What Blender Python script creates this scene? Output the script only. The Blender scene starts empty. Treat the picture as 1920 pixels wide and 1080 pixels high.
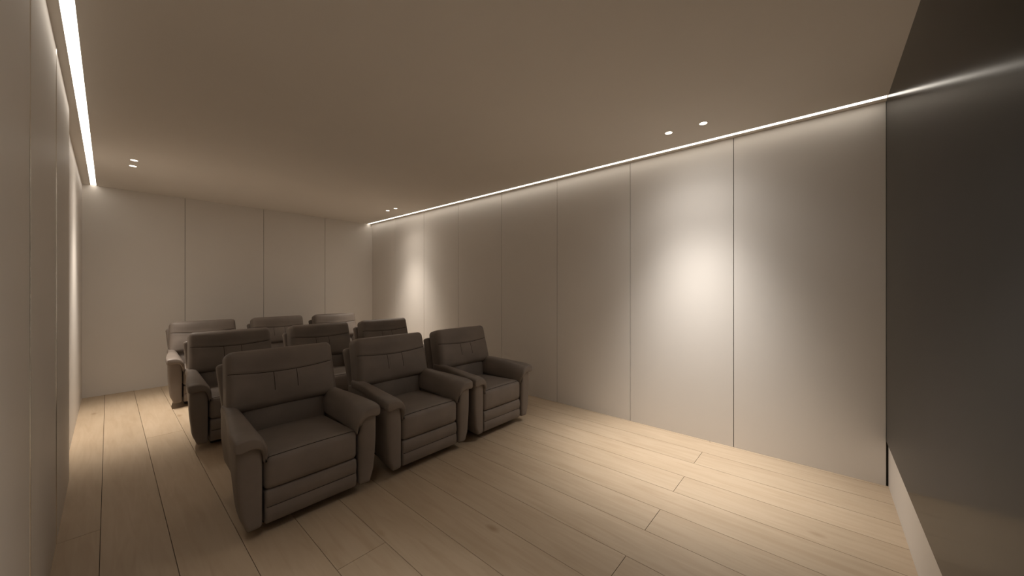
import bpy, bmesh, math, random
import numpy as np
from mathutils import Vector
from mathutils.bvhtree import BVHTree

S = bpy.context.scene
COL = S.collection
random.seed(4)

# ------------------------------------------------------------------ camera, world, exposure
EYE = 1.45
cam = bpy.data.cameras.new('camera')
cam.sensor_width = 36.0
cam.lens = 664.0 / 1920.0 * 36.0
cam.clip_start = 0.02
camo = bpy.data.objects.new('camera', cam)
COL.objects.link(camo)
camo.location = (0, 0, EYE)
camo.rotation_euler = (math.radians(90), 0, -math.atan(757 / 664.0))
S.camera = camo

w = bpy.data.worlds.new('world'); S.world = w
w.use_nodes = True
w.node_tree.nodes['Background'].inputs[0].default_value = (0, 0, 0, 1)
w.node_tree.nodes['Background'].inputs[1].default_value = 0.0

S.view_settings.view_transform = 'Standard'
S.view_settings.look = 'None'
S.view_settings.gamma = 1.0
S.view_settings.use_curve_mapping = False
S.view_settings.exposure = 0.0

# lamp strengths (the lamps themselves are built below, where they hang)
STRIP_POWER = 4.2
STRIP_COLOR = (1.0, 0.91, 0.79)
SPOT_WATTS = 290.0
SPOT_WATTS_BACK = 230.0
SPOT_WATTS_AISLE = 75.0      # front left pair, dimmed
SPOT_COLOR = (1.0, 0.91, 0.80)
SPOT_COLOR_FRONT = (1.0, 0.96, 0.91)   # the pair by the screen is a little whiter
LENS_POWER = 6.0

# ------------------------------------------------------------------ room dimensions (metres)
H = 2.819
XR = 3.755          # face of right wall
XL = -0.195         # near left wall
XLF = -0.228        # recessed far left wall
YSTEP = 4.28
YB = 7.31           # back wall
YF = -0.362         # front wall


# ------------------------------------------------------------------ materials
def new_mat(name):
    m = bpy.data.materials.new(name); m.use_nodes = True
    return m, m.node_tree.nodes, m.node_tree.links, m.node_tree.nodes['Principled BSDF']


def plain(name, col, rough=0.6, spec=0.5, noise=0.0, nscale=40.0, bump=0.0, metallic=0.0):
    m, N, L, P = new_mat(name)
    P.inputs['Base Color'].default_value = (*col, 1)
    P.inputs['Roughness'].default_value = rough
    P.inputs['Specular IOR Level'].default_value = spec
    P.inputs['Metallic'].default_value = metallic
    if noise or bump:
        tc = N.new('ShaderNodeTexCoord')
        nz = N.new('ShaderNodeTexNoise'); nz.inputs['Scale'].default_value = nscale
        nz.inputs['Detail'].default_value = 4
        L.new(tc.outputs['Object'], nz.inputs['Vector'])
        if noise:
            cr = N.new('ShaderNodeValToRGB')
            cr.color_ramp.elements[0].color = (*[c * (1 - noise) for c in col], 1)
            cr.color_ramp.elements[1].color = (*[min(1, c * (1 + noise)) for c in col], 1)
            cr.color_ramp.elements[0].position = 0.3; cr.color_ramp.elements[1].position = 0.7
            L.new(nz.outputs['Fac'], cr.inputs[0]); L.new(cr.outputs[0], P.inputs['Base Color'])
        if bump:
            b = N.new('ShaderNodeBump'); b.inputs['Strength'].default_value = bump
            b.inputs['Distance'].default_value = 0.002
            L.new(nz.outputs['Fac'], b.inputs['Height']); L.new(b.outputs[0], P.inputs['Normal'])
    return m


def emit(name, col, power):
    m, N, L, P = new_mat(name)
    N.remove(P)
    e = N.new('ShaderNodeEmission')
    e.inputs[0].default_value = (*col, 1); e.inputs[1].default_value = power
    L.new(e.outputs[0], N['Material Output'].inputs[0])
    return m


def leather(name, col):
    m, N, L, P = new_mat(name)
    P.inputs['Roughness'].default_value = 0.52
    P.inputs['Specular IOR Level'].default_value = 0.35
    tc = N.new('ShaderNodeTexCoord')
    n1 = N.new('ShaderNodeTexNoise'); n1.inputs['Scale'].default_value = 5; n1.inputs['Detail'].default_value = 3
    v = N.new('ShaderNodeTexVoronoi'); v.inputs['Scale'].default_value = 260
    L.new(tc.outputs['Object'], n1.inputs['Vector']); L.new(tc.outputs['Object'], v.inputs['Vector'])
    cr = N.new('ShaderNodeValToRGB')
    cr.color_ramp.elements[0].color = (*[c * 0.9 for c in col], 1)
    cr.color_ramp.elements[1].color = (*[c * 1.1 for c in col], 1)
    cr.color_ramp.elements[0].position = 0.3; cr.color_ramp.elements[1].position = 0.7
    L.new(n1.outputs['Fac'], cr.inputs[0]); L.new(cr.outputs[0], P.inputs['Base Color'])
    b = N.new('ShaderNodeBump'); b.inputs['Strength'].default_value = 0.12; b.inputs['Distance'].default_value = 0.0015
    L.new(v.outputs['Distance'], b.inputs['Height'])
    b2 = N.new('ShaderNodeBump'); b2.inputs['Strength'].default_value = 0.25; b2.inputs['Distance'].default_value = 0.012
    L.new(n1.outputs['Fac'], b2.inputs['Height']); L.new(b.outputs[0], b2.inputs['Normal'])
    L.new(b2.outputs[0], P.inputs['Normal'])
    return m


def oak(name):
    m, N, L, P = new_mat(name)
    P.inputs['Roughness'].default_value = 0.5
    P.inputs['Specular IOR Level'].default_value = 0.3
    at = N.new('ShaderNodeAttribute'); at.attribute_name = 'plank'
    tc = N.new('ShaderNodeTexCoord')
    mp = N.new('ShaderNodeMapping'); mp.inputs['Scale'].default_value = (9, 0.8, 1)
    ad = N.new('ShaderNodeVectorMath'); ad.operation = 'MULTIPLY_ADD'
    L.new(at.outputs['Vector'], ad.inputs[0]); ad.inputs[1].default_value = (37, 53, 11)
    L.new(tc.outputs['Object'], ad.inputs[2]); L.new(ad.outputs[0], mp.inputs['Vector'])
    n1 = N.new('ShaderNodeTexNoise'); n1.inputs['Scale'].default_value = 2.2; n1.inputs['Detail'].default_value = 6
    n1.inputs['Distortion'].default_value = 1.2
    L.new(mp.outputs[0], n1.inputs['Vector'])
    mp2 = N.new('ShaderNodeMapping'); mp2.inputs['Scale'].default_value = (2.2, 0.9, 1)
    L.new(ad.outputs[0], mp2.inputs['Vector'])
    n2 = N.new('ShaderNodeTexNoise'); n2.inputs['Scale'].default_value = 1.6; n2.inputs['Detail'].default_value = 3
    L.new(mp2.outputs[0], n2.inputs['Vector'])
    cr = N.new('ShaderNodeValToRGB'); e = cr.color_ramp.elements
    e[0].position = 0.30; e[0].color = (0.450, 0.340, 0.233, 1)
    e[1].position = 0.62; e[1].color = (0.500, 0.390, 0.277, 1)
    L.new(n1.outputs['Fac'], cr.inputs[0])
    # broad tone drift and per plank tone
    cr2 = N.new('ShaderNodeValToRGB'); e2 = cr2.color_ramp.elements
    e2[0].position = 0.3; e2[0].color = (0.93, 0.92, 0.90, 1); e2[1].position = 0.7; e2[1].color = (1.04, 1.04, 1.04, 1)
    L.new(n2.outputs['Fac'], cr2.inputs[0])
    mx = N.new('ShaderNodeMix'); mx.data_type = 'RGBA'; mx.blend_type = 'MULTIPLY'; mx.inputs[0].default_value = 1.0
    L.new(cr.outputs[0], mx.inputs[6]); L.new(cr2.outputs[0], mx.inputs[7])
    sp = N.new('ShaderNodeSeparateXYZ'); L.new(at.outputs['Vector'], sp.inputs[0])
    mr = N.new('ShaderNodeMapRange'); mr.inputs[3].default_value = 0.96; mr.inputs[4].default_value = 1.03
    L.new(sp.outputs[0], mr.inputs[0])
    mx2 = N.new('ShaderNodeMix'); mx2.data_type = 'RGBA'; mx2.blend_type = 'MULTIPLY'; mx2.inputs[0].default_value = 1.0
    L.new(mx.outputs[2], mx2.inputs[6]); L.new(mr.outputs[0], mx2.inputs[7])
    # knots: sparse dark spots
    mp3 = N.new('ShaderNodeMapping'); mp3.inputs['Scale'].default_value = (3.2, 1.5, 1)
    L.new(ad.outputs[0], mp3.inputs['Vector'])
    vo = N.new('ShaderNodeTexVoronoi'); vo.inputs['Scale'].default_value = 0.9
    L.new(mp3.outputs[0], vo.inputs['Vector'])
    cr3 = N.new('ShaderNodeValToRGB'); e3 = cr3.color_ramp.elements
    e3[0].position = 0.02; e3[0].color = (0.70, 0.63, 0.55, 1); e3[1].position = 0.09; e3[1].color = (1, 1, 1, 1)
    L.new(vo.outputs['Distance'], cr3.inputs[0])
    mx3 = N.new('ShaderNodeMix'); mx3.data_type = 'RGBA'; mx3.blend_type = 'MULTIPLY'; mx3.inputs[0].default_value = 0.8
    L.new(mx2.outputs[2], mx3.inputs[6]); L.new(cr3.outputs[0], mx3.inputs[7])
    L.new(mx3.outputs[2], P.inputs['Base Color'])
    b = N.new('ShaderNodeBump'); b.inputs['Strength'].default_value = 0.08; b.inputs['Distance'].default_value = 0.001
    L.new(n1.outputs['Fac'], b.inputs['Height']); L.new(b.outputs[0], P.inputs['Normal'])
    return m


M_WALL = plain('wall_panel_lacquer', (0.75, 0.705, 0.655), rough=0.55, spec=0.3, noise=0.015, nscale=1.5)
M_JOINT = plain('wall_joint_backing', (0.03, 0.026, 0.022), rough=0.9, spec=0.1)  # dark backing board seen through the panel joints
M_CEIL = plain('ceiling_paint', (0.80, 0.75, 0.69), rough=0.9, spec=0.1, noise=0.01, nscale=2)
M_OAK = oak('oak_planks')
M_GAP = plain('plank_gap', (0.018, 0.011, 0.007), rough=0.9, spec=0.1)
M_TRIM = plain('polished_trim', (0.88, 0.86, 0.82), rough=0.22, metallic=1.0)
M_SCREEN = plain('screen_black', (0.008, 0.0078, 0.0075), rough=0.17)
M_SCREEN.node_tree.nodes['Principled BSDF'].inputs['IOR'].default_value = 1.115
M_FRAME = plain('frame_black', (0.012, 0.012, 0.012), rough=0.4)
M_STRIP = emit('strip_glow', STRIP_COLOR, STRIP_POWER)
M_LENS = emit('lens_glow', (1.0, 0.88, 0.70), LENS_POWER)
M_ALU = plain('lamp_housing', (0.75, 0.72, 0.68), rough=0.4)
M_LEATHER = leather('recliner_leather', (0.200, 0.166, 0.142))
M_STITCH = plain('seam_thread', (0.030, 0.024, 0.020), rough=0.8, spec=0.1)
M_BASE = plain('base_black', (0.018, 0.016, 0.015), rough=0.7)


# ------------------------------------------------------------------ mesh helpers
def link(name, me, parent=None, loc=(0, 0, 0)):
    o = bpy.data.objects.new(name, me); COL.objects.link(o)
    o.location = loc
    if parent: o.parent = parent
    return o


def mesh_of(name, V, F, mats, idx=None, smooth=False):
    me = bpy.data.meshes.new(name)
    me.from_pydata([tuple(map(float, v)) for v in V], [], [tuple(f) for f in F])
    for m in (mats if isinstance(mats, (list, tuple)) else [mats]): me.materials.append(m)
    if idx: me.polygons.foreach_set('material_index', idx)
    me.update()
    bm = bmesh.new(); bm.from_mesh(me)
    bmesh.ops.recalc_face_normals(bm, faces=bm.faces)
    bm.to_mesh(me); bm.free()
    if smooth: me.polygons.foreach_set('use_smooth', [True] * len(me.polygons))
    me.update()
    return me


class Boxes:
    """collects axis-aligned boxes (optionally bevelled) into one mesh"""
    def __init__(self): self.bm = bmesh.new(); self.nm = []
    def box(self, x0, x1, y0, y1, z0, z1, mat=0, bevel=0.0, seg=2):
        b = bmesh.new(); bmesh.ops.create_cube(b, size=1.0)
        for v in b.verts:
            v.co = Vector(((x0 + x1) / 2 + v.co.x * (x1 - x0), (y0 + y1) / 2 + v.co.y * (y1 - y0), (z0 + z1) / 2 + v.co.z * (z1 - z0)))
        if bevel:
            bmesh.ops.bevel(b, geom=b.edges[:], offset=bevel, segments=seg, affect='EDGES', profile=0.5)
        for f in b.faces: f.material_index = mat
        t = bpy.data.meshes.new('t'); b.to_mesh(t); b.free(); self.bm.from_mesh(t); bpy.data.meshes.remove(t)
    def build(self, name, mats, parent=None, loc=(0, 0, 0)):
        me = bpy.data.meshes.new(name); self.bm.to_mesh(me); self.bm.free()
        for m in (mats if isinstance(mats, (list, tuple)) else [mats]): me.materials.append(m)
        return link(name, me, parent, loc)


def structure(o): o['kind'] = 'structure'; return o


def thing(name, label, cat, loc, group=None):
    o = bpy.data.objects.new(name, None); COL.objects.link(o)
    o.empty_display_size = 0.1
    o.location = loc; o['label'] = label; o['category'] = cat
    if group: o['group'] = group
    return o


def axis_samples(a, r, nr, nm):
    s = [-a + r * (1 - math.cos(math.pi / 2 * i / nr)) * 1.0 for i in range(nr)]
    inner = [-(a - r) + 2 * (a - r) * i / nm for i in range(nm + 1)]
    return s + inner + [-q for q in reversed(s)]


def rounded_box(half, r, n, nr=4):
    """numpy verts/faces of a dense rounded box centred on the origin"""
    ax = [axis_samples(half[i], r, nr, n[i]) for i in range(3)]
    key, V, F = {}, [], []
    def vid(p):
        k = tuple(round(c, 6) for c in p)
        if k not in key:
            q = [max(-(half[i] - r), min(half[i] - r, p[i])) for i in range(3)]
            d = [p[i] - q[i] for i in range(3)]
            l = math.sqrt(sum(c * c for c in d)) or 1
            key[k] = len(V); V.append([q[i] + r * d[i] / l for i in range(3)])
        return key[k]
    for a in range(3):
        b, c = (a + 1) % 3, (a + 2) % 3
        for s in (-1, 1):
            g = []
            for u in ax[b]:
                row = []
                for v in ax[c]:
                    p = [0, 0, 0]; p[a] = s * half[a]; p[b] = u; p[c] = v
                    row.append(vid(p))
                g.append(row)
            for i in range(len(g) - 1):
                for j in range(len(g[0]) - 1):
                    f = (g[i][j], g[i + 1][j], g[i + 1][j + 1], g[i][j + 1])
                    F.append(f if s > 0 else f[::-1])
    return np.array(V), F


def tube(path, rad, sides=6):
    V, F = [], []
    P = [Vector(p) for p in path]
    for i, p in enumerate(P):
        t = (P[min(i + 1, len(P) - 1)] - P[max(i - 1, 0)]).normalized()
        u = t.cross(Vector((0.13, 0.9, 0.41))).normalized(); v = t.cross(u)
        for k in range(sides):
            a = 2 * math.pi * k / sides
            V.append(p + rad * (math.cos(a) * u + math.sin(a) * v))
    for i in range(len(P) - 1):
        for k in range(sides):
            F.append((i * sides + k, i * sides + (k + 1) % sides, (i + 1) * sides + (k + 1) % sides, (i + 1) * sides + k))
    F.append(tuple(range(sides))[::-1]); F.append(tuple((len(P) - 1) * sides + k for k in range(sides)))
    return V, F


def catmull(P, n, closed=True):
    P = [np.array(p, float) for p in P]; out = []; m = len(P)
    for i in range(m if closed else m - 1):
        p0, p1, p2, p3 = P[(i - 1) % m], P[i], P[(i + 1) % m], P[(i + 2) % m]
        for k in range(n):
            t = k / n
            out.append(0.5 * ((2 * p1) + (-p0 + p2) * t + (2 * p0 - 5 * p1 + 4 * p2 - p3) * t * t + (-p0 + 3 * p1 - 3 * p2 + p3) * t ** 3))
    return np.array(out)


# ------------------------------------------------------------------ the room
def build_floor():
    PW, X0, G = 0.2685, -0.0305, 0.0014
    V, F, idx, tone = [], [], [], []
    def quadbox(x0, x1, y0, y1):
        b = len(V)
        for z in (-0.014, 0.0):
            V.extend([(x0, y0, z), (x1, y0, z), (x1, y1, z), (x0, y1, z)])
        fs = [(4, 5, 6, 7), (0, 1, 5, 4), (1, 2, 6, 5), (2, 3, 7, 6), (3, 0, 4, 7)]
        for f in fs: F.append(tuple(b + i for i in f)); idx.append(0)
        t = (random.random(), random.random(), random.random())
        tone.extend([t] * 5)
    # plank end joints: every other plank breaks on the line y = 0.80
    ends = {3: 1.874, -1: 3.26}
    for k in range(-1, 15):
        x0, x1 = X0 + PW * k + G, X0 + PW * (k + 1) - G
        x0 = max(x0, XLF - 0.03); x1 = min(x1, XR + 0.03)
        if x1 <= x0: continue
        if k in ends: y = ends[k]
        elif k % 2 == 0: y = 0.80
        elif k in (-1, 1): y = 0.30
        else: y = 3.2 + 1.2 * random.random()
        L = 4.6 if k % 2 else 8.0
        cuts = [YF - 0.03] + [c for c in (y - L, y, y + L) if YF < c < YB] + [YB + 0.03]
        for a, b in zip(cuts[:-1], cuts[1:]):
            quadbox(x0, x1, a + G, b - G)
    b = len(V)
    V.extend([(XLF - .03, YF - .03, -.0135), (XR + .03, YF - .03, -.0135), (XR + .03, YB + .03, -.0135), (XLF - .03, YB + .03, -.0135),
              (XLF - .03, YF - .03, -.05), (XR + .03, YF - .03, -.05), (XR + .03, YB + .03, -.05), (XLF - .03, YB + .03, -.05)])
    for f in [(0, 1, 2, 3), (4, 7, 6, 5), (0, 4, 5, 1), (1, 5, 6, 2), (2, 6, 7, 3), (3, 7, 4, 0)]:
        F.append(tuple(b + i for i in f)); idx.append(1); tone.append((0, 0, 0))
    me = bpy.data.meshes.new('floor'); me.from_pydata(V, [], F)
    me.materials.append(M_OAK); me.materials.append(M_GAP)
    me.polygons.foreach_set('material_index', idx)
    at = me.attributes.new('plank', 'FLOAT_VECTOR', 'FACE')
    at.data.foreach_set('vector', [c for t in tone for c in t])
    me.update()
    structure(link('floor', me))


def build_walls():
    GAP = 0.0052
    # right wall: eight tall panels over a dark backing
    ys = [-0.3515, 0.610, 1.578, 2.533, 3.495, 4.450, 5.404, 6.360, YB + 0.01]
    b = Boxes()
    b.box(XR + 0.014, XR + 0.06, YF - 0.06, YB + 0.06, -0.03, H + 0.03, 1)
    for y0, y1 in zip(ys[:-1], ys[1:]):
        b.box(XR, XR + 0.016, y0 + GAP / 2, y1 - GAP / 2, 0.0, H, 0, 0.0008, 1)
    structure(b.build('wall_right', [M_WALL, M_JOINT]))
    # back wall: four panels
    xs = [XLF - 0.01, 0.773, 1.783, 2.793, XR + 0.01]
    b = Boxes()
    b.box(XLF - 0.06, XR + 0.06, YB + 0.014, YB + 0.06, -0.03, H + 0.03, 1)
    for x0, x1 in zip(xs[:-1], xs[1:]):
        b.box(x0 + GAP / 2, x1 - GAP / 2, YB, YB + 0.016, 0.0, H, 0, 0.0008, 1)
    structure(b.build('wall_back', [M_WALL, M_JOINT]))
    # left wall: near panelling stands proud of the far, plain stretch
    b = Boxes()
    b.box(XLF - 0.05, XLF, YSTEP - 0.01, YB + 0.06, -0.03, H + 0.03, 0)
    yl = [YF - 0.06, 0.25, 1.25, 2.248, 3.262, YSTEP]
    for y0, y1 in zip(yl[:-1], yl[1:]):
        b.box(XLF - 0.05, XL, y0, y1, -0.03, H + 0.03, 0)
    structure(b.build('wall_left', [M_WALL, M_JOINT]))
    for i, y in enumerate(yl[1:-1]):
        V, F = [], []
        for z in (0.0, H):                                   # slim half-round metal bead
            for k in range(11):
                a = math.pi * k / 10
                V.append((XL - 0.001 + 0.0036 * math.sin(a), y - 0.0036 * math.cos(a), z))
        for k in range(10): F.append((k, k + 1, 12 + k, 11 + k))
        F.append((10, 0, 11, 21)); F.append(tuple(range(11))); F.append(tuple(range(11, 22)))
        structure(link('trim_%d' % (i + 1), mesh_of('trim', V, F, M_TRIM)))
    b = Boxes(); b.box(XLF - 0.06, XR + 0.06, YF - 0.06, YF, -0.03, H + 0.03, 0)
    structure(b.build('wall_front', [M_WALL]))


SLOT_L = (-0.157, -0.104)
SLOT_R = (3.646, 3.698)


def build_ceiling():
    b = Boxes(); y0, y1 = YF - 0.05, YB + 0.05
    for x0, x1 in ((XLF - 0.05, SLOT_L[0]), (SLOT_L[1], SLOT_R[0]), (SLOT_R[1], XR + 0.05)):
        b.box(x0, x1, y0, y1, H, H + 0.03, 0)
    b.box(XLF - 0.05, XR + 0.05, y0, y1, H + 0.03, H + 0.08, 0)
    structure(b.build('ceiling', [M_CEIL]))


build_floor(); build_walls(); build_ceiling()


# ------------------------------------------------------------------ lamps
def led_strip(slot, label):
    x = (slot[0] + slot[1]) / 2; hw = (slot[1] - slot[0]) / 2
    y0, y1 = -0.346, 7.302
    t = thing('led_strip_light', label, 'strip light', (x, (y0 + y1) / 2, H), 'linear ceiling lights')
    hl = (y1 - y0) / 2
    b = Boxes()
    b.box(-hw, hw, -hl, hl, 0.012, 0.029)
    b.box(-hw, -hw + 0.0015, -hl, hl, 0.0, 0.012); b.box(hw - 0.0015, hw, -hl, hl, 0.0, 0.012)
    b.build('housing', M_ALU, t)
    b = Boxes(); b.box(-hw + 0.0016, hw - 0.0016, -hl, hl, 0.002, 0.0118)
    b.build('diffuser', M_STRIP, t)
    return t


led_strip(SLOT_L, 'wide glowing white strip light in the ceiling along the left wall')
led_strip(SLOT_R, 'thin glowing white strip light along the right panelled wall, reaching the dark screen')


def disc_mesh(name, r0, r1, z0, z1, n, mat):
    """ring (r0>0) or disc (r0=0) with thickness"""
    V, F = [], []
    for k in range(n):
        a = 2 * math.pi * k / n; c, s = math.cos(a), math.sin(a)
        for (r, z) in ((r0, z0), (r1, z0), (r1, z1), (r0, z1)): V.append((r * c, r * s, z))
    for k in range(n):
        a, b = 4 * k, 4 * ((k + 1) % n)
        for i in range(4):
            j = (i + 1) % 4
            if r0 == 0 and i == 3: continue
            F.append((a + i, a + j, b + j, b + i))
    me = mesh_of(name, V, F, mat)
    bm = bmesh.new(); bm.from_mesh(me); bmesh.ops.remove_doubles(bm, verts=bm.verts, dist=1e-6)
    bmesh.ops.recalc_face_normals(bm, faces=bm.faces); bm.to_mesh(me); bm.free()
    return me


me_ring = disc_mesh('trim_ring', 0.029, 0.034, -0.0015, 0.0, 40, M_ALU)
me_lens = disc_mesh('lens', 0.0, 0.0288, -0.001, 0.0, 40, M_LENS)


# candlepower of the reflector: (angle from straight down in degrees, relative intensity)
BEAM = [(0, 0.82), (10, 0.80), (15, 0.71), (20, 0.48), (25, 0.24), (30, 0.100), (36, 0.050), (48, 0.024), (60, 0.010), (85, 0.0)]


def beam_profile(l):
    """photometric curve of the downlight, as an IES file would give it"""
    l.use_nodes = True
    N, L = l.node_tree.nodes, l.node_tree.links
    e = N['Emission']
    tc = N.new('ShaderNodeTexCoord'); sp = N.new('ShaderNodeSeparateXYZ')
    L.new(tc.outputs['Normal'], sp.inputs[0])
    neg = N.new('ShaderNodeMath'); neg.operation = 'MULTIPLY'; neg.inputs[1].default_value = -1.0
    ac = N.new('ShaderNodeMath'); ac.operation = 'ARCCOSINE'
    dv = N.new('ShaderNodeMath'); dv.operation = 'DIVIDE'; dv.inputs[1].default_value = math.pi / 2; dv.use_clamp = True
    cr = N.new('ShaderNodeValToRGB'); cr.color_ramp.interpolation = 'B_SPLINE'
    el = cr.color_ramp.elements
    for i, (deg, v) in enumerate(BEAM):
        k = el[i] if i < 2 else el.new(deg / 90)
        k.position = deg / 90; k.color = (v, v, v, 1)
    L.new(sp.outputs[2], neg.inputs[0]); L.new(neg.outputs[0], ac.inputs[0]); L.new(ac.outputs[0], dv.inputs[0])
    L.new(dv.outputs[0], cr.inputs[0]); L.new(cr.outputs[0], e.inputs['Strength'])


def downlight(x, y, label, color=SPOT_COLOR, watts=SPOT_WATTS_BACK):
    t = thing('recessed_downlight', label, 'downlight', (x, y, H), 'round recessed downlights')
    link('trim_ring', me_ring, t); link('lens', me_lens, t)
    l = bpy.data.lights.new('downlight_beam', 'POINT')
    l.energy = watts; l.color = color; l.shadow_soft_size = 0.024
    beam_profile(l)
    o = bpy.data.objects.new('downlight_beam', l); COL.objects.link(o)
    o.parent = t; o.location = (0, 0, -0.02)
    return t


downlight(3.262, 1.022, 'round lit downlight by the right strip light, farther of the pair nearest the screen', SPOT_COLOR_FRONT, SPOT_WATTS)
downlight(3.262, 0.746, 'round lit downlight by the right strip light, the one nearest the dark screen', SPOT_COLOR_FRONT, SPOT_WATTS)
downlight(3.262, 5.787, 'tiny round downlight by the right strip light, closest to the far back wall corner')
downlight(3.262, 5.528, 'tiny round downlight in the far right pair, the one farther from the back wall')
downlight(0.183, 5.549, 'round lit downlight by the left strip light, nearer of the far left pair')
downlight(0.183, 5.820, 'round lit downlight by the left strip light, closest to the back wall')


# the matching front pair above the left aisle, just outside the picture
downlight(0.183, 1.022, 'round lit downlight by the left strip light, farther of the front pair above the aisle', SPOT_COLOR_FRONT, SPOT_WATTS_AISLE)
downlight(0.183, 0.746, 'round lit downlight by the left strip light, the one closest to the screen', SPOT_COLOR_FRONT, SPOT_WATTS_AISLE)


# ------------------------------------------------------------------ projection screen
t = thing('projection_screen', 'large dark glossy screen at the right, above a pale band of wall', 'screen', (1.82, YF, 0.33))
b = Boxes(); b.box(-1.93, 1.932, 0.0005, 0.012, 0.0, H - 0.33 - 0.001)
b.build('panel', M_SCREEN, t)


# ------------------------------------------------------------------ recliner
def gauss(d, s): return np.exp(-(d / s) ** 2)


def part(name, V, F, mat, parent, smooth=True):
    return link(name, mesh_of(name, V, F, mat, smooth=smooth), parent)


def surf_path(V, F, pts, direction, lift):
    bvh = BVHTree.FromPolygons([tuple(map(float, v)) for v in V], F)
    out = []
    d = Vector(direction).normalized()
    for p in pts:
        hit = bvh.ray_cast(Vector(p), d)
        if hit[0] is not None: out.append(hit[0] - d * lift)
    return out


def smooth01(t): t = np.clip(t, 0, 1); return t * t * (3 - 2 * t)


def make_recliner(label, loc):
    t = thing('recliner', label, 'recliner', loc, 'leather recliners in three rows')
    # --- hidden plinth
    b = Boxes(); b.box(-0.25, 0.25, 0.16, 0.72, 0.0, 0.105, 0, 0.01)
    b.box(-0.30, 0.30, 0.13, 0.74, 0.10, 0.26, 0, 0.01)
    b.build('base', M_BASE, t)

    # --- footrest panel with one stitched line across
    V, F = rounded_box((0.272, 0.05, 0.100), 0.018, (40, 6, 22))
    zs = V[:, 2].copy()
    V[:, 1] -= np.where(V[:, 1] < 0, 0.010 * gauss(zs - 0.045, 0.04) + 0.010 * gauss(zs + 0.045, 0.04), 0)
    V[:, 1] += np.where(V[:, 1] < 0, 0.004 * gauss(zs - 0.0, 0.008), 0)
    V += np.array((0, 0.072, 0.160))
    fo = part('footrest', V, F, M_LEATHER, t)
    sp = surf_path(V, F, [(x, -0.5, 0.160) for x in np.linspace(-0.262, 0.262, 40)], (0, 1, 0), 0.0008)
    part('seam', *tube(sp, 0.0020), M_STITCH, fo)

    # --- seat cushion with waterfall front
    V, F = rounded_box((0.276, 0.31, 0.095), 0.035, (44, 40, 14))
    u, v = V[:, 0] / 0.276, V[:, 1] / 0.31
    top = V[:, 2] > 0
    V[:, 2] += np.where(top, 0.020 * np.clip(1 - u ** 2, 0, 1) * np.clip(1 - v ** 2, 0, 1) ** 0.7, 0)
    V[:, 2] += np.where(top, -0.012 * v, 0)
    fr = V[:, 1] < -0.2
    V[:, 1] -= np.where(fr, 0.016 * np.clip(1 - (V[:, 2] / 0.1) ** 2, 0, 1) * np.clip(1 - u ** 4, 0, 1), 0)
    d = V[:, 1] + 0.292 + 0.0 * u
    V[:, 2] -= np.where(top, 0.005 * gauss(d, 0.010), 0)
    V += np.array((0, 0.325, 0.352))
    se = part('seat_cushion', V, F, M_LEATHER, t)
    sp = surf_path(V, F, [(x, 0.033, 1.0) for x in np.linspace(-0.262, 0.262, 40)], (0, 0, -1), 0.0006)
    part('seam', *tube(sp, 0.0020), M_STITCH, se)

    # --- lower back (lumbar) cushion
    V, F = rounded_box((0.285, 0.07, 0.145), 0.04, (36, 8, 20))
    u, wv = V[:, 0] / 0.285, V[:, 2] / 0.145
    V[:, 1] -= np.where(V[:, 1] < 0, 0.022 * np.clip(1 - u ** 2, 0, 1) * np.clip(1 - wv ** 2, 0, 1), 0)
    a = math.radians(10); c, s = math.cos(a), math.sin(a)
    y, z = V[:, 1].copy(), V[:, 2].copy()
    V[:, 1] = y * c + z * s; V[:, 2] = z * c - y * s
    V += np.array((0, 0.655, 0.50))
    part('lumbar_cushion', V, F, M_LEATHER, t)

    # --- backrest pillow: smile seam under the headrest, two short upright seams below it
    hx, hy, hz = 0.355, 0.088, 0.212
    V, F = rounded_box((hx, hy, hz), 0.044, (124, 10, 72), nr=5)
    u, wv = V[:, 0] / hx, V[:, 2] / hz
    front = V[:, 1] < -0.02
    smile = lambda x: 0.056 - 0.024 * (1 - (x / 0.33) ** 2)
    sx = V[:, 0]
    sd = V[:, 2] - smile(sx)
    disp = 0.020 * np.clip(1 - u ** 2, 0, 1) ** 0.6 * np.clip(1 - wv ** 2, 0, 1) ** 0.6
    disp += 0.014 * gauss(V[:, 2] - 0.145, 0.07) * np.clip(1 - u ** 4, 0, 1)
    disp += 0.014 * gauss(V[:, 2] + 0.08, 0.10) * np.clip(1 - u ** 4, 0, 1)
    disp -= 0.0065 * gauss(sd, 0.0075) * np.clip(1 - u ** 8, 0, 1)
    inv = smooth01((smile(sx) - V[:, 2]) / 0.02) * smooth01((V[:, 2] + 0.125) / 0.05)
    for xs in (-0.075, 0.075):
        disp -= 0.0015 * gauss(V[:, 0] - xs, 0.006) * inv
    V[:, 1] -= np.where(front, disp, 0)
    V[:, 0] *= 1 - 0.018 * (V[:, 2] / hz)           # a touch wider at the bottom
    a = math.radians(14.5); c, s = math.cos(a), math.sin(a)
    y, z = V[:, 1].copy(), V[:, 2].copy()
    V[:, 1] = y * c + z * s; V[:, 2] = z * c - y * s
    off = np.array((0.010, 0.700, 0.778)); V += off
    bk = part('backrest_pillow', V, F, M_LEATHER, t)
    def place(x, z): return (x, off[1] + z * s - 0.4 * c, off[2] + z * c + 0.4 * s)
    dr = (0, c, -s)
    sp = surf_path(V, F, [place(x, smile(x)) for x in np.linspace(-0.335, 0.335, 60)], dr, 0.0006)
    part('seam', *tube(sp, 0.0022), M_STITCH, bk)
    for xs in (-0.075, 0.075):
        sp = surf_path(V, F, [place(xs, z) for z in np.linspace(smile(xs) - 0.004, -0.100, 24)], dr, 0.0004)
        part('seam', *tube(sp, 0.0018), M_STITCH, bk)

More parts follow.
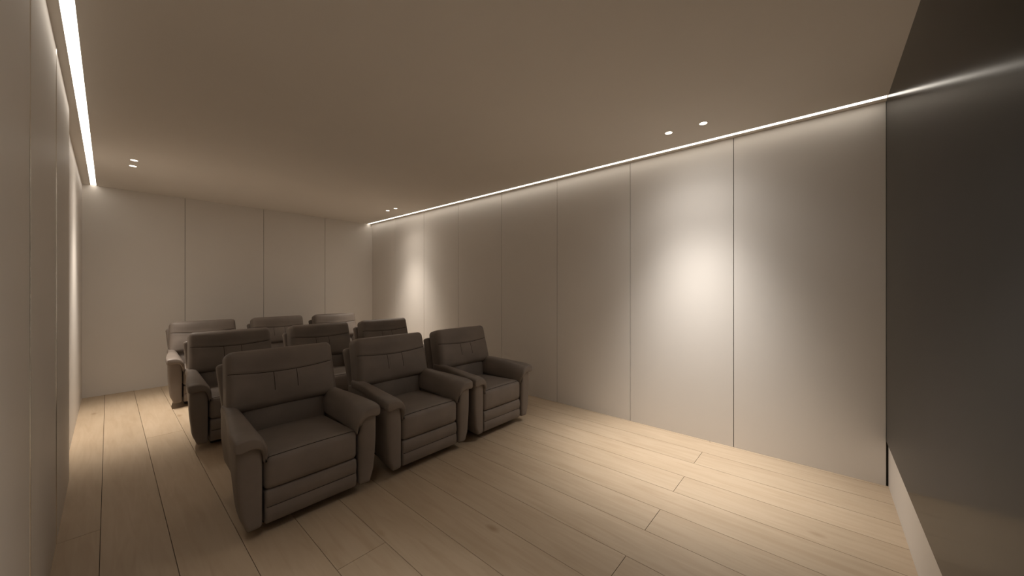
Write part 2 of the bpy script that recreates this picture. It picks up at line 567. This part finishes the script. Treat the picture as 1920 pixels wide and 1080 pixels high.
    # --- outer back shell, lower than the pillow
    V, F = rounded_box((0.338, 0.045, 0.36), 0.03, (20, 4, 20))
    V[:, 0] *= 1 + 0.085 * (V[:, 2] / 0.36)
    V[:, 1] += np.where(V[:, 1] > 0, 0.02 * np.clip(1 - (V[:, 0] / 0.372) ** 2, 0, 1), 0)
    a = math.radians(13); c, s = math.cos(a), math.sin(a)
    y, z = V[:, 1].copy(), V[:, 2].copy()
    V[:, 1] = y * c + z * s; V[:, 2] = z * c - y * s
    V += np.array((0, 0.775, 0.545))
    part('back_shell', V, F, M_LEATHER, t)

    # --- arms: tapered side box + padded, rolled top
    for sg in (-1, 1):
        V, F = rounded_box((0.063, 0.40, 0.257), 0.024, (6, 24, 26))
        z = V[:, 2] + 0.255                         # 0..0.51
        yy = V[:, 1] + 0.40
        low = 1 - smooth01(z / 0.34)
        outer = (V[:, 0] + 0.063) / 0.126           # 0 inner .. 1 outer
        V[:, 0] -= outer * (0.022 * low + 0.024 * (1 - smooth01(z / 0.10)))
        V[:, 0] -= outer * 0.062 * smooth01((yy - 0.02) / 0.62)
        V[:, 1] += np.where(V[:, 1] < 0, 0.004 * low, 0)
        V[:, 1] -= np.where(V[:, 1] < -0.3, 0.010 * np.clip(1 - (V[:, 0] / 0.07) ** 2, 0, 1), 0)
        V[:, 2] += 0.075 * smooth01(yy / 0.8) * (1 - z / 0.51)
        V += np.array((0.347, 0.405, 0.320))
        if sg < 0: V[:, 0] *= -1
        arm = part('arm', V, F, M_LEATHER, t)
        prof = [(0.388, 0.540), (0.410, 0.543), (0.424, 0.556), (0.425, 0.596), (0.412, 0.614), (0.370, 0.619), (0.325, 0.612),
                (0.293, 0.590), (0.272, 0.553), (0.262, 0.505), (0.262, 0.445), (0.272, 0.430), (0.284, 0.450), (0.292, 0.500), (0.308, 0.536), (0.345, 0.548)]
        C2 = catmull(prof, 4)
        n = len(C2)
        tan = np.roll(C2, -1, 0) - np.roll(C2, 1, 0)
        nor = np.stack([-tan[:, 1], tan[:, 0]], 1); nor /= np.linalg.norm(nor, axis=1)[:, None]
        ctr = C2.mean(0)
        area = 0.5 * np.sum(C2[:, 0] * np.roll(C2[:, 1], -1) - np.roll(C2[:, 0], -1) * C2[:, 1])
        if area < 0: nor = -nor                     # point inward
        y0, y1, r = -0.030, 0.70, 0.026
        st = []
        for k in range(7):
            th = math.pi / 2 * k / 6
            st.append((y0 + r * (1 - math.sin(th)), 0.4 * r * (1 - math.sin(th)) if False else r * 0.45 * (1 - math.sin(th))))
        st = [(y0 + r * (1 - math.cos(math.pi / 2 * k / 6)), 0.45 * r * (1 - math.sin(math.pi / 2 * k / 6))) for k in range(7)]
        st += [(y0 + r + (y1 - y0 - r) * k / 26, 0) for k in range(1, 27)]
        V, F = [], []
        for (yv, ins) in st:
            rise = 0.022 * smooth01(max(0, yv) / 0.7) + 0.006 * math.sin(math.pi * min(1, max(0, yv / 0.7)))
            bulge = 0.0
            for q in range(n):
                p = C2[q] + nor[q] * ins
                drop = 0.012 * max(0.0, 1 - (yv - y0) / 0.06)
                outp = min(1.0, max(0.0, (p[0] - 0.275) / 0.14))
                back = 0.03 * (1 - smooth01((p[1] - 0.44) / 0.12)) * max(0.0, 1 - (yv - y0) / 0.2)
                V.append((p[0] - 0.062 * outp * smooth01((yv - 0.02) / 0.62), yv + back, p[1] + rise - drop * (1 if p[1] > 0.5 else 0.3)))
        for i in range(len(st) - 1):
            for q in range(n):
                F.append((i * n + q, i * n + (q + 1) % n, (i + 1) * n + (q + 1) % n, (i + 1) * n + q))
        F.append(tuple(range(n))[::-1]); F.append(tuple((len(st) - 1) * n + q for q in range(n)))
        V = np.array(V, float)
        if sg < 0: V[:, 0] *= -1
        part('arm_pad', V, F, M_LEATHER, arm)
    return t


def copy_tree(o, parent=None):
    c = o.copy(); COL.objects.link(c)
    if parent: c.parent = parent
    for ch in list(o.children): copy_tree(ch, c)
    return c


COLS = (0.876, 1.776, 2.652)
ROWS = (2.43, 4.13, 5.83)
LABELS = {
    (0, 0): 'dark brown leather recliner nearest the camera, left end of the front row',
    (0, 1): 'dark brown leather recliner in the middle of the front row',
    (0, 2): 'dark brown leather recliner at the right end of front row, beside the right panelled wall',
    (1, 0): 'dark leather recliner directly behind the one nearest the camera, left end of middle row',
    (1, 1): 'dark leather recliner in the middle row centre, mostly hidden behind the front row chairs',
    (1, 2): 'dark leather recliner at the right end of the middle row, only its headrest showing',
    (2, 0): 'lit grey recliner at the left end of the back row with a pale arm',
    (2, 1): 'grey leather recliner in the centre of the back row, only its dark headrest top showing',
    (2, 2): 'grey leather recliner with lit headrest at the right end of the back row',
}
proto = None
for r in range(3):
    for c in range(3):
        loc = (COLS[c], ROWS[r], 0)
        if proto is None:
            proto = make_recliner(LABELS[(r, c)], loc)
        else:
            o = copy_tree(proto); o.location = loc; o['label'] = LABELS[(r, c)]
